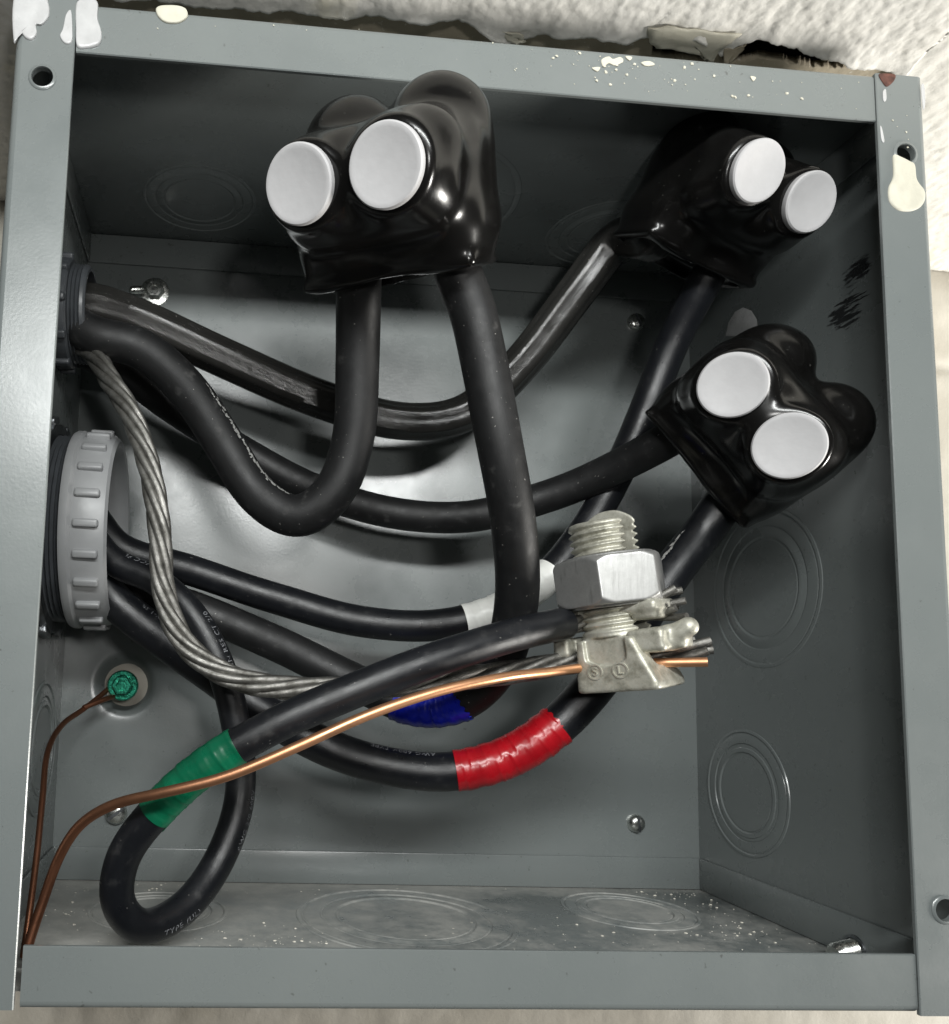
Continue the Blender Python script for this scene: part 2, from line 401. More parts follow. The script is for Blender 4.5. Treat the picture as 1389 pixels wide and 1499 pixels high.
def tape(path, rad, s0, s1, mat, parent, turns, seed):
    """overlapping turns of tape: stepped, slightly uneven, with a slanted torn end"""
    def rf(s, t):
        ph = (s-s0)/(s1-s0)*turns-t/(2*math.pi)*.5
        fr = ph-np.floor(ph)
        return 1.045+.042*np.exp(-((fr-.5)/.07)**2)*(.5+.5*np.sin(np.floor(ph)*2.1+seed+t))+.012*np.sin(ph*5+seed)*np.sin(t*2+seed)+.022*(fr > .5)
    return tube('tape', path, rad, mat, parent, s0, s1, 40, rf, .0005)
def text_on(path, rad, s_start, txt, size, th0, mat, parent, flip=True, drop=.0):
    c = bpy.data.curves.new('t', 'FONT'); c.body = txt; c.size = size; c.space_character = 1.15; c.resolution_u = 2
    o = bpy.data.objects.new('t', c); COL.objects.link(o); dg = bpy.context.evaluated_depsgraph_get(); dg.update()
    me = bpy.data.meshes.new_from_object(o.evaluated_get(dg)); bpy.data.objects.remove(o)
    bm = bmesh.new(); bm.from_mesh(me); bmesh.ops.triangulate(bm, faces=bm.faces)
    bmesh.ops.subdivide_edges(bm, edges=[e for e in bm.edges if e.calc_length() > size*.45], cuts=1); bmesh.ops.triangulate(bm, faces=bm.faces)
    dead = [f for f in bm.faces if random.random() < drop]; bmesh.ops.delete(bm, geom=dead, context='FACES')
    bm.verts.ensure_lookup_table(); sg = -1 if flip else 1
    X = np.array([v.co.x for v in bm.verts]); Y = np.array([v.co.y-size*.35 for v in bm.verts])
    P, T, N, B = path.at(s_start+sg*X); th = th0-sg*Y/rad
    Q = P+(rad+.00022)*(np.cos(th)[:, None]*N+np.sin(th)[:, None]*B)
    for v, q in zip(bm.verts, Q): v.co = q
    return from_bm('printed_text', bm, mat, parent, False)
def blob(name, pts, y, thick, mat, parent, axis='y', jag=.0):
    """a puddle of dried paint traced as an outline, lying on a plane facing the viewer, domed toward its middle"""
    W = np.array([aty(px, py, y) for px, py in pts]); n = len(W)
    Q = []
    for i in range(n):
        p0, p1, p2, p3 = W[i-1], W[i], W[(i+1) % n], W[(i+2) % n]
        for t in np.linspace(0, 1, 6, endpoint=False):
            Q.append(.5*((2*p1)+(p2-p0)*t+(2*p0-5*p1+4*p2-p3)*t*t+(3*p1-p0-3*p2+p3)*t**3))
    Q = np.array(Q); c = Q.mean(0); m = len(Q); V, Fc = [], []
    lv = [(1.0, 0), (.985, .6), (.94, .95), (.85, 1.0), (.6, .92), (.3, .85)]
    for f, h in lv:
        for k in range(m):
            p = c+(Q[k]-c)*f; p = p+np.array([0, -h*thick*(1+.25*noise.noise(Vector(p*300))), 0]); V.append(p)
    V.append(c+np.array([0, -thick*.8, 0]))
    for i in range(len(lv)-1):
        for k in range(m): Fc.append((i*m+k, i*m+(k+1) % m, (i+1)*m+(k+1) % m, (i+1)*m+k))
    k0 = (len(lv)-1)*m
    for k in range(m): Fc.append((k0+k, k0+(k+1) % m, len(V)-1))
    return mesh(name, V, Fc, mat, parent)

# ================================================================== setting: ceiling above the box and the wall behind it
HX = .1524; HZ = .1532; DB = .1374; ST = .0016            # half width, half height, depth, sheet thickness
ZC = .168; YW = .1405
edge_px = [(-60,-40),(144,-14),(300,4),(400,11),(480,17),(560,21),(640,26),(690,34),(725,50),(745,58),(770,56),(800,49),(860,50),(930,54),(950,50),(962,40),(1000,46),(1040,60),(1056,78),(1075,66),(1110,52),(1150,60),(1200,78),(1260,96),(1310,104)]
EP = np.array([atz(px, py, ZC)[:2] for px, py in edge_px]); EP = EP[EP[:, 0].argsort()]
def film_edge(x): return np.interp(x, EP[:, 0], EP[:, 1])+.0005*noise.noise(Vector((x*600, 3, 0)))+.0010*noise.noise(Vector((x*200, 9, 0)))
def ceiling():
    def relief(x, y, d):
        r = noise.fractal(Vector((x*210, y*250, 1)), .7, 2.1, 5)*.00055+noise.noise(Vector((x*45, y*60, 5)))*.0007
        if d < .012: r -= .0016*max(0, 1-d/.012)**2*(1+noise.noise(Vector((x*70, 0, 0)))*2.2)   # film curls down at its torn edge
        return ZC+r
    V, Fc = [], []
    def patch(xs, rows):
        k0 = len(V); ny = len(rows(xs[0])[0])
        for x in xs:
            ys, e = rows(x)
            V.extend((x, y, relief(x, y, e-y)) for y in ys)
        Fc.extend((k0+i*ny+j, k0+i*ny+j+1, k0+(i+1)*ny+j+1, k0+(i+1)*ny+j) for i in range(len(xs)-1) for j in range(ny-1))
    side = np.arange(-.06, YW, .0011)
    patch(np.arange(-.26, -.1565, .0011), lambda x: (side, 9)); patch(np.arange(.159, .42, .0011), lambda x: (side, 9))
    t_ = np.linspace(0, 1, 90)
    def mid(x): e = film_edge(x); return -.06+(e+.06)*t_, e
    patch(np.arange(-.158, .1605, .0007), mid)
    o = mesh('ceiling', V, Fc, 'ceiling_paint'); tag(o, 'white textured peeling ceiling paint above the grey box', None, None, 'structure')
    bm = bmesh.new(); bm.from_mesh(o.data); bmesh.ops.delete(bm, geom=[v for v in bm.verts if not v.link_faces], context='VERTS'); bm.to_mesh(o.data); bm.free()
    m = o.modifiers.new('thick', 'SOLIDIFY'); m.thickness = .0009; m.offset = 0
    return o
ceil_o = ceiling()
def board():
    # bare board over the box, with a broken hole into a dark void
    hole = [(1052,82),(1078,64),(1112,55),(1150,62),(1200,80),(1250,99),(1215,99),(1160,92),(1110,84),(1085,90),(1060,92)]
    hole2 = [(950,62),(975,72),(1000,76),(1040,82),(1040,92),(1000,86),(955,82)]
    H = [np.array([atz(px, py, ZC+.003)[:2] for px, py in h]) for h in (hole, hole2)]
    def inside(p, Q):
        r = False; n = len(Q)
        for i in range(n):
            a, b = Q[i], Q[i-1]
            if (a[1] > p[1]) != (b[1] > p[1]) and p[0] < (b[0]-a[0])*(p[1]-a[1])/(b[1]-a[1])+a[0]: r = not r
        return r
    dx = .00045; xs = np.arange(-.175, .175, dx); ys = np.arange(-.006, .045, dx); nx, ny = len(xs), len(ys)
    V = [(x, y, ZC+.003+.0003*noise.noise(Vector((x*200, y*200, 0)))) for x in xs for y in ys]
    bad = np.zeros((nx, ny), bool)
    for i, x in enumerate(xs):
        for j, y in enumerate(ys):
            p = (x, y) if y > .03 or x < .03 else (x+.0016*noise.noise(Vector((x*160, y*160, 2))), y+.0012*noise.noise(Vector((x*160, y*160, 7))))
            if any(h[:, 0].min() < p[0] < h[:, 0].max() and inside(p, h) for h in H): bad[i, j] = True
    Fc = [(i*ny+j, i*ny+j+1, (i+1)*ny+j+1, (i+1)*ny+j) for i in range(nx-1) for j in range(ny-1) if not (bad[i, j] or bad[i+1, j] or bad[i, j+1] or bad[i+1, j+1])]
    o = mesh('ceiling_board', V, Fc, 'ceiling_board'); m = o.modifiers.new('thick', 'SOLIDIFY'); m.thickness = .003; m.offset = -1
    tag(o, 'bare brown unpainted board above the box', None, None, 'structure')
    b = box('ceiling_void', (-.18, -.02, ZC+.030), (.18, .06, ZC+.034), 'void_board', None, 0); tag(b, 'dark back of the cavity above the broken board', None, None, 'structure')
    b = box('ceiling_backing', (-.18, .045, ZC+.0015), (.18, YW, ZC+.0045), 'ceiling_board', None, 0); tag(b, 'bare board behind the box top', None, None, 'structure')
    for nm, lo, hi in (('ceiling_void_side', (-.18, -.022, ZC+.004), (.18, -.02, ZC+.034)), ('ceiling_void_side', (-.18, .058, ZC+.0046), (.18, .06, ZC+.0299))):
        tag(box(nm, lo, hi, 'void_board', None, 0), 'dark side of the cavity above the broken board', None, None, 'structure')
board()
def wall():
    dx = .0022; xs = np.arange(-.30, .40, dx); zs = np.arange(-.30, ZC+.002, dx); V = []; nx, nz = len(xs), len(zs)
    for x in xs:
        for z in zs:
            r = noise.fractal(Vector((x*90, z*90, 4)), 1., 2., 4)*.0003
            g = math.exp(-((z-.115)/.0035)**2)+math.exp(-((z+.088)/.0035)**2)       # block joints
            V.append((x, YW+r+.0035*g, z))
    Fc = [(i*nz+j, (i+1)*nz+j, (i+1)*nz+j+1, i*nz+j+1) for i in range(nx-1) for j in range(nz-1)]
    tag(mesh('wall', V, Fc, 'wall_paint'), 'cream painted block wall behind the box', None, None, 'structure')
wall()

# ================================================================== the junction box
BX = empty('junction_box', (0, DB, -HZ), 'open grey painted steel pull box full of black cables', 'electrical box')
WS, WT = .0186, .0174      # flange widths: sides, top and bottom
def arc(cx, cy, r, a0, a1, n=5):
    return [(cx+r*math.cos(math.radians(a0+(a1-a0)*i/n)), cy+r*math.sin(math.radians(a0+(a1-a0)*i/n))) for i in range(n+1)]
def bent(sx, w, depth):
    """cross-section of a sheet bent into a lip and a wall; x outward negative for sx=-1"""
    r = .0024; o = HX
    out = [(o-w+.0003, 0), (o-r, 0)]+arc(o-r, r, r, -90, 0)+[(o, depth), (o-ST, depth)]+arc(o-r, r, r-ST, 0, -90)+[(o-w+.0003, ST), (o-w, ST-.0003), (o-w, .0003)]
    return [(sx*p, q) for p, q in out]
def hole_cut(o, px, py, rad):
    p = aty(px, py, 0); bm = bmesh.new(); bmesh.ops.create_cone(bm, cap_ends=True, segments=32, radius1=rad, radius2=rad, depth=.012, matrix=Matrix.Translation((p[0], 0, p[2])) @ Matrix.Rotation(math.pi/2, 4, 'X'))
    me = bpy.data.meshes.new('c'); bm.to_mesh(me); bm.free(); c = bpy.data.objects.new('c', me); COL.objects.link(c)
    if o.parent: o_loc = o.location.copy(); par = o.parent; o.parent = None; o.location = (0, 0, 0)
    md = o.modifiers.new('b', 'BOOLEAN'); md.object = c; md.operation = 'DIFFERENCE'; md.solver = 'EXACT'
    dg = bpy.context.evaluated_depsgraph_get(); dg.update(); me2 = bpy.data.meshes.new_from_object(o.evaluated_get(dg)); o.modifiers.clear(); o.data = me2
    o.parent = par; o.location = o_loc; bpy.data.objects.remove(c)
    lathe('hole_rim', [(rad+.0000, -.0001), (rad+.0011, -.0001), (rad+.0008, -.0004), (rad+.0001, -.0005)], (p[0], 0, p[2]), (0, 1, 0), 'grey_enamel', BX, 32, 40, True)
left = extrude_profile('side_panel', bent(-1, WS, DB), -HZ, HZ+.0006, 2, 'grey_enamel', BX)
right = extrude_profile('side_panel', bent(1, WS-.001, DB), -HZ-.0006, HZ, 2, 'grey_enamel_scuffed', BX)
hole_cut(left, 62, 113, .0033); hole_cut(right, 1325, 225, .0033); hole_cut(right, 1383, 1332, .0033)
def bent_tb(sz, w, depth):
    r = .0022; o = HZ
    out = [(.0004, o-w+.0003), (.0004, o-r)]+[(.0004+b, a) for a, b in arc(o-r, r, r, -90, 0)]+[(.0004+depth, o), (.0004+depth, o-ST)]+[(.0004+b, a) for a, b in arc(o-r, r, r-ST, 0, -90)]+[(ST+.0004, o-w+.0003), (ST+.0001, o-w), (.0007, o-w)]
    return [(p, sz*q) for p, q in out]
extrude_profile('top_flange', bent_tb(1, WT, .012), -HX+WS+.0004, HX-WS+.0006, 0, 'grey_enamel', BX)
extrude_profile('bottom_flange', bent_tb(-1, WT-.0003, .012), -HX+WS+.0016, HX-WS+.0006, 0, 'grey_enamel_streaked', BX)
box('top_panel', (-HX+ST+.0002, .0127, HZ-ST), (HX-ST-.0002, DB-.0002, HZ-.0002), 'grey_enamel', BX, .0002)
box('bottom_panel', (-HX+ST+.0002, .0127, -HZ+.0002), (HX-ST-.0002, DB-.0002, -HZ+ST), 'grey_enamel_dusty', BX, .0002)
# upturned and downturned edges of the top and bottom panels lapping the back and the sides
FW = .0145
for sz in (-1, 1):
    z0, z1 = sorted((sz*(HZ-ST-.0002), sz*(HZ-ST-FW)))
    box('lap_strip', (-HX+ST+.0003, DB-.0030, z0), (HX-ST-.0003, DB-.0018, z1), 'grey_enamel', BX, .0004)
    for sx in (-1, 1):
        x0, x1 = sorted((sx*(HX-ST-.0002), sx*(HX-ST-.0013)))
        box('lap_strip', (x0, .0045, z0), (x1, DB-.0032, z1), 'grey_enamel', BX, .0004)
# back panel as a heightfield: faint oil-canning and a dimple round the ground screw
GS = aty(183, 1003, DB-.0018)
def back_panel():
    xs = np.linspace(-HX+ST, HX-ST, 190); zs = np.linspace(-HZ+ST, HZ-ST, 190); V = []
    for x in xs:
        for z in zs:
            d = math.hypot(x-GS[0], z-GS[2]); y = DB-.0016
            y += .0075/(1+math.exp((d-.0105)/.0012)) if d < .03 else 0
            y += .0009*noise.noise(Vector((x*14, 0, z*14)))
            V.append((x, y, z))
    n = 190; Fc = [(i*n+j, (i+1)*n+j, (i+1)*n+j+1, i*n+j+1) for i in range(n-1) for j in range(n-1)]
    o = mesh('back_panel', V, Fc, 'grey_enamel', BX)
back_panel()
def knockout(c, axis, R, hs=1.):
    p = [(R*1.03, -.0002), (R*1.02, .0006), (R*.985, .0008), (R*.97, .0002), (R*.96, -.0004), (R*.95, .0003), (R*.90, .0007), (R*.80, .0007), (R*.785, -.0003), (R*.77, .0003), (R*.73, .0004), (R*.715, .0009), (R*.66, .0010), (R*.645, .0002), (R*.63, -.0003), (R*.615, .0004), (R*.3, .0005), (0.0004, .0005)]
    p = [(a, b*hs) for a, b in p]; lathe('knockout', p, c, axis, {0: 'grey_enamel', 2: 'grey_enamel_dusty'}[2 if axis[2] > 0 else 0], BX, 56, 25)
XI = HX-ST
knockout((XI, .0865, -.0137), (-1, 0, 0), .0335, .4); knockout((XI, .1010, -.1018), (-1, 0, 0), .0265, .6)
knockout((-.003, .084, -HZ+ST), (0, 0, 1), .042, .6); knockout((.0965, .0995, -HZ+ST), (0, 0, 1), .0265, .6); knockout((-.100, .090, -HZ+ST), (0, 0, 1), .0265, .6)
knockout((-.097, .101, HZ-ST), (0, 0, -1), .0245, .35); knockout((.092, .104, HZ-ST), (0, 0, -1), .0265, .35); knockout((0, .09, HZ-ST), (0, 0, -1), .042, .35)
knockout((-XI, .098, -.0905), (1, 0, 0), .0265)
# dried paint on the flanges
Y0 = -.00005
blob('paint_or_light_spot', [(22,-6),(62,-8),(71,6),(72,24),(62,37),(53,38),(54,50),(47,59),(38,57),(30,50),(20,62)], Y0, .0007, 'paint_or_light_white', BX)
blob('paint_or_light_spot', [(92,44),(97,22),(104,16),(106,40),(105,62),(95,64),(88,54)], Y0, .0005, 'paint_or_light_white', BX)
blob('paint_or_light_spot', [(112,6),(128,-2),(143,4),(143,28),(149,50),(145,66),(128,71),(113,69),(111,45)], .0003, .0008, 'paint_or_light_white', BX)
blob('paint_or_light_spot', [(228,14),(238,9),(262,10),(273,15),(274,26),(262,34),(244,34),(232,26)], .0003, .0006, 'paint_cream', BX)
blob('paint_or_light_spot', [(1307,228),(1318,230),(1330,236),(1338,242),(1341,264),(1353,282),(1350,300),(1335,309),(1315,308),(1302,296),(1300,276),(1307,258)], Y0, .0006, 'paint_cream', BX)
blob('rust_spot', [(1286,109),(1298,108),(1310,110),(1308,119),(1298,127),(1291,120)], Y0, .0003, 'rust', BX)
for pts, m in (([(1348,128),(1352,124),(1354,150),(1351,160)], 'paint_or_light_white'), ([(1292,135),(1296,131),(1297,146),(1293,148)], 'paint_or_light_white'), ([(1288,185),(1291,190),(1294,208),(1290,205)], 'paint_or_light_white')):
    blob('paint_or_light_spot', pts, Y0, .0002, m, BX)
q = np.array([atx(px, py, XI-.0002) for px, py in [(1062,492),(1066,472),(1076,456),(1088,450),(1100,455),(1108,468),(1110,492)]]); cq = q.mean(0)  # patch of light on the right wall, modelled as a thin pale sheet
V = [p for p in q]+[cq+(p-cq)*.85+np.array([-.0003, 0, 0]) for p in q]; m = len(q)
mesh('paint_or_light_spot', V, [(k, (k+1) % m, m+(k+1) % m, m+k) for k in range(m)]+[tuple(m+k for k in range(m))], 'paint_or_light_white', BX)
for pts in ([(880,88),(890,83),(897,87),(908,84),(912,90),(900,96),(890,93),(883,98)], [(915,83),(925,84),(921,89)], [(866,100),(878,99),(874,105)], [(1098,112),(1106,114),(1102,119)], [(938,92),(950,90),(958,95),(945,97)]):
    blob('paint_or_light_spot', pts, .0003, .0003, 'paint_cream', BX)
def specks(name, spots, parent, mat, label=None):
    V, Fc = [], []
    for p, r, nrml in spots:
        p = np.array(p); a = nrm(np.cross(nrml, (.3, .7, .6))); b = np.cross(nrml, a); k0 = len(V); n = 6
        for h, f in ((0, 1), (.45, .8)):
            for k in range(n):
                t = 2*math.pi*k/n+random.random()*.5; q = r*f*(.6+.7*random.random()); V.append(p+q*(a*math.cos(t)+b*math.sin(t)*.8)+np.array(nrml)*r*h)
        for k in range(n): Fc.append((k0+k, k0+(k+1) % n, k0+n+(k+1) % n, k0+n+k))
        Fc.append(tuple(k0+n+k for k in range(n)))
    o = mesh(name, V, Fc, mat, parent, False); o['kind'] = 'stuff'; return o
sp = []
for cx, cy, sx, sy, n in ((895,88,40,18,40),(1010,112,60,22,26),(760,62,60,6,18),(960,95,160,16,30),(1150,130,80,18,14),(1330,190,20,50,10),(540,36,160,5,14)):
    for _ in range(n):
        px, py = random.gauss(cx, sx), random.gauss(cy, sy)
        top = 27+(px-400)*.0995; low = 75+(px-107)*.0867
        if px < 1276 and top+3 < py < low-4: sp.append((aty(px, py, .0003), random.choice((.0001, .00015, .0002, .0002, .0003, .0006)), (0, -1, 0)))
        elif 1292 < px < 1345 and py > 130: sp.append((aty(px, py, -.0001), random.choice((.0002, .0004)), (0, -1, 0)))
specks('paint_specks', sp, BX, 'paint_cream')
# plaster crumbs on the floor of the box
sp = []
for cx, cy, sx, sy, n in ((1100,1352,90,20,110),(620,1372,120,14,100),(900,1350,260,30,90),(120,1345,60,22,60),(400,1375,100,10,60),(980,1310,60,5,50),(200,1300,120,4,60)):
    for _ in range(n):
        p = atz(random.gauss(cx, sx), random.gauss(cy, sy), -HZ+ST)
        if abs(p[0]) < .148 and .004 < p[1] < .133: sp.append(((p[0], p[1], -HZ+ST+(.0011 if p[1] < .013 else 0)), random.choice((.0001, .00015, .00015, .0002, .0002, .0003, .0003, .0006)), (0, 0, 1)))
o = specks('plaster_crumbs', sp, None, 'plaster_chip'); tag(o, 'pale plaster crumbs and dust scattered on the box floor', 'crumbs')

# ================================================================== screws
def pan_screw(px, py, r, h, label, mat='zinc', slot=20, hexh=False, y=DB-.0018):
    p = aty(px, py, y); e = empty('mounting_screw', p, label, 'screw', 'mounting screws in the back of the box')
    if hexh:
        lathe('tab', [(.0016, .0), (.0019, .0006), (.0019, .0060), (.0012, .0068)], p+np.array([-.0050, -.0026, -.0004]), (-1, -.1, -.12), mat, e, 18)
        lathe('washer', [(r*1.5, 0), (r*1.5, -.0009), (r*1.35, -.0012), (.0002, -.0012)], p, (0, 1, 0), mat, e, 32)
        lathe('head', [(r, -.0012), (r, -h*.8), (r*.85, -h), (r*.55, -h), (r*.5, -h*.75), (.0002, -h*.75)], p, (0, 1, 0), mat, e, 6, 20)
    else:
        lathe('head', [(r, 0), (r, -h*.25), (r*.93, -h*.55), (r*.75, -h*.85), (r*.4, -h), (.0002, -h)], p, (0, 1, 0), mat, e, 32)
        bm = bmesh.new(); bmesh.ops.create_cube(bm, size=1, matrix=Matrix.Translation((p[0], p[1]-h, p[2])) @ Matrix.Rotation(math.radians(slot), 4, 'Y') @ Matrix.Diagonal((r*1.6, .0004, r*.28, 1)))
        from_bm('slot', bm, 'zinc_dark', e)
pan_screw(227, 428, .0046, .0042, 'zinc hex washer screw in back panel above the ribbed cable', hexh=True)
pan_screw(930, 472, .0044, .0030, 'zinc pan head screw in back panel beside the tall double-cap connector', slot=70)
pan_screw(170, 1190, .0050, .0036, 'shiny slotted screw in back panel under the bare copper wire', slot=-38)
pan_screw(930, 1205, .0042, .0034, 'small domed screw alone on the lower back panel', slot=85)
g = empty('ground_screw', GS, 'green hex ground screw in a dimple with copper wire hooked on', 'screw')
gy = DB+.0030
lathe('head', [(.0068, -.0110), (.0068, -.0142), (.0062, -.0150), (.0046, -.0150), (.0042, -.0138), (.0002, -.0138)], (GS[0], gy, GS[2]), (0, 1, 0), 'green_screw', g, 32)
lathe('hex', [(.0046, -.0148), (.0046, -.0180), (.0040, -.0188), (.0026, -.0188), (.0022, -.0174), (.0002, -.0174)], (GS[0], gy, GS[2]), (0, 1, 0), 'green_screw', g, 6, 20)
lathe('shank', [(.0026, .0), (.0026, -.0112)], (GS[0], gy, GS[2]), (0, 1, 0), 'green_screw', g, 20)
p = atx(1252, 1390, XI-.0013); e = empty('threaded_screw', p, 'threaded zinc screw end poking through the lower right box wall', 'screw')
ax = nrm((-1, -.25, -.10)); pr = [(.0034, -.004)]
for k in range(9): pr += [(.0031, k*.0011), (.0037, k*.0011+.0005)]
pr += [(.0028, .0108), (.0002, .0112)]
lathe('shank', pr, p, ax, 'zinc', e, 28, 25)
lathe('collar', [(.0040, 0), (.0050, 0), (.0050, .0008), (.0040, .0010)], p, (-1, 0, 0), 'zinc_dark', e, 28, 30, True)

# ================================================================== fittings on the left wall
XL = -XI
def lugs(n, c, r, x0, x1, wid, hgt, mat, parent, name='rib', ph=0.):
    bm0 = bmesh.new(); bmesh.ops.create_cube(bm0, size=1, matrix=Matrix.Diagonal((x1-x0, wid, hgt, 1))); bmesh.ops.bevel(bm0, geom=bm0.edges[:], offset=min(wid, hgt)*.34, segments=3, profile=.6, affect='EDGES')
    me = bpy.data.meshes.new(name); bm0.to_mesh(me); bm0.free(); me.polygons.foreach_set('use_smooth', [True]*len(me.polygons)); me.materials.append(MAT[mat])
    for k in range(n):
        o = bpy.data.objects.new(name, me); COL.objects.link(o); o.parent = parent; th = 2*math.pi*(k+ph)/n
        w = np.array([(x0+x1)/2, c[1]+r*math.cos(th), c[2]+r*math.sin(th)]); o.location = Vector(w-root_of(parent))
        o.rotation_euler = (th-math.pi/2, 0, 0)
BC = (XL, .0880, -.0020)
bu = empty('conduit_bushing', BC, 'large grey plastic bushing with raised ribs on the left box wall', 'bushing')
lathe('ring', [(.0375, .0135), (.0385, .0140), (.0388, .0155), (.0384, .0245), (.0376, .0270), (.0362, .0280), (.0345, .0276), (.0325, .0254), (.0312, .0214), (.0308, .0115)], BC, (1, 0, 0), 'plastic_grey', bu, 96, 30, True)
lathe('band', [(.0345, .0105), (.0392, .0109), (.0398, .0120), (.0398, .0140), (.0388, .0151), (.0345, .0151)], BC, (1, 0, 0), 'plastic_grey', bu, 96, 30, True)
lugs(22, BC, .0387, XL+.0160, XL+.0252, .0031, .0036, 'plastic_grey', bu, 'rib', .35)
ln = empty('conduit_locknut', BC, 'dark metal locknut and threads behind the grey bushing', 'locknut')
pr = [(.0335, .0)]
for k in range(6): pr += [(.0362, k*.0017+.0002), (.0376, k*.0017+.0010)]
pr += [(.0335, .0108)]
lathe('threads', pr, BC, (1, 0, 0), 'plastic_dark', ln, 96, 25, True)
lathe('nut', [(.0378, .0002), (.0420, .0002), (.0424, .0020), (.0418, .0042), (.0378, .0044)], BC, (1, 0, 0), 'zinc_dark', ln, 80, 30, True)
lugs(10, BC, .0430, XL+.0004, XL+.0042, .0090, .0036, 'zinc_dark', ln, 'lug', .15)
FC = (XL, .0775, .0842)
ft = empty('cable_fitting', FC, 'dark grey threaded cable fitting with notched nut on upper left wall', 'fitting')
lathe('nut', [(.0185, .0002), (.0212, .0002), (.0216, .0012), (.0214, .0062), (.0205, .0070), (.0185, .0070)], FC, (1, 0, 0), 'plastic_dark', ft, 72, 30, True)
lugs(10, FC, .0215, XL+.0004, XL+.0070, .0032, .0034, 'plastic_dark', ft, 'lug', .2)
pr = [(.0168, .0004)]
for k in range(6): pr += [(.0183, .0035+k*.0015), (.0193, .0035+k*.0015+.0008)]
pr += [(.0190, .0130), (.0182, .0138), (.0168, .0138)]
lathe('threads', pr, FC, (1, 0, 0), 'plastic_dark', ft, 72, 25, True)

# ================================================================== insulated connectors
def connector(px, py, y, lat, latang, vang, s, label, ports, vdep=0.):
    fr = frame(px, py, lat, latang, vang, vdep); u, v, n = fr; O = aty(px, py, y)-n*.0345*s
    e = empty('insulated_connector', O-v*.025*s, label, 'connector', 'insulated cable connectors')
    sd = random.random()*50
    def f(P):
        m = np.copy(P); low = 1/(1+np.exp((P[..., 1]+16)*.45))
        m[..., 2] = P[..., 2]*(1+low*.16*np.exp(-(P[..., 0]/9)**2)); m[..., 1] = P[..., 1]+low*.8*np.sin(P[..., 0]*.09+sd)
        d = smin(sd_caps(m, (-13.2, -12, -1), (-13.2, 11.0, -1.5), 14.6), sd_caps(m, (13.2, -12, -1), (13.2, 11.0, -1.5), 14.6), 5.5)
        d = smin(d, sd_box(m, (0, -3, 2), (27, 16, 14), 9), 5)
        d = smin(d, sd_box(m, (0, -1, 14), (26.4, 15.0, 14.5), 10), 5)
        for sx in (-1, 1): d = smin(d, sd_cyl(m, (sx*12.5, 0, 19), 2, 11.6, 14.2, 1.8), 7)
        d = smin(d, sd_box(m, (0, -18, 0), (26, 7, 13), 5.5), 9)
        d = smin(d, sd_box(m, (0, -24.6, 0), (26.4, .9, 12.4), .9), 4)
        d = smax(d, -sd_box(m, (0, -27, -.5), (24.3, 5, 10.6), 4), 1.)
        x, yv, z = m[..., 0]+sd, m[..., 1], m[..., 2]
        d = d+.45*np.sin(x*.13+1.1*np.sin(yv*.11))*np.sin(yv*.12+z*.13)
        return d
    sdf_obj('body', f, (-30, -29, -19), (30, 27, 36), 1.0, O, fr, s, 'black_vinyl', e)
    for sx in (-1, 1):
        c = O+(u*sx*12.5+n*32.6)*.001*s
        cap = lathe('cap', [(.0097*s, 0), (.0100*s, .0012*s), (.0100*s, .0027*s), (.0096*s, .0032*s), (.0088*s, .0033*s), (.0084*s, .00315*s), (.0002, .0031*s)], c, n, 'cap_white', e, 64, 30)
    return [(O+(u*a-v*b)*.001*s, v) for a, b in ports]
P1 = connector(500, 257, -.026, .45, 172, 101, 1.10, 'black vinyl two-cap connector overlapping the top flange, its cables hanging straight down', ((-13.5, 22), (16.5, 22)))
P2 = connector(1147, 274, .010, .66, 8, 62, 1.0, 'black vinyl connector with two white caps tucked under the top flange corner', ((-14, 22), (14, 22)))
P3 = connector(1113, 608, .004, .05, 120, 43, 1.06, 'black vinyl connector with two white caps facing out beside the split bolt', ((-14, 22), (14, 22)))

# ================================================================== cables
def px3(l): return [aty(a, b, c) for a, b, c in l]
def to_port(port): p, v = port; return [p, p+v*.006]
CAB = {}
def cable(key, pts, rad, mat, label, rf=None, ref=None):
    path = Path(pts, ref=ref); e = empty('cable', path.P[0], label, 'cable', 'black cables in the box')
    tube('jacket', path, rad, mat, e, rf=rf or lump(hash(key) % 17))
    CAB[key] = (e, path, rad); return e, path
# A ribbed service conductor
cable('A', [np.array((-.160, .0800, .0900)), np.array((-.148, .0800, .0905))]+px3([(140,446,.081),(210,470,.087),(330,525,.093),(470,585,.098),(590,617,.100),(680,605,.099),(760,535,.091),(845,425,.078),(905,350,.068)])+to_port(P2[0]), .0078, 'cable_ribbed',
      'ribbed glossy dark cable sagging from upper fitting to the corner connector',
      rf=lambda s, t: 1+.075*np.cos(6*(t+s*1.2))+.012*np.cos(13*t+s*4)+.008*np.sin(s*70))
cable('B', [np.array((-.160, .0705, .0790)), np.array((-.147, .0705, .0785))]+px3([(140,493,.069),(205,510,.069),(270,565,.067),(325,645,.063),(380,728,.059),(436,757,.055),(490,718,.050),(517,640,.045),(523,540,.038),(524,460,.030)])+to_port(P1[0]), .0079, 'cable_matte',
      'matte black cable dipping in a sharp U up to the top left connector')
cable('C', [np.array((-.160, .0880, .0760)), np.array((-.147, .0880, .0750))]+px3([(175,540,.098),(250,595,.106),(350,658,.110),(450,712,.110),(560,748,.107),(680,757,.102),(800,727,.090),(890,690,.074)])+to_port(P3[0]), .0070, 'cable_matte',
      'dull black cable behind the others running to the lower right connector')
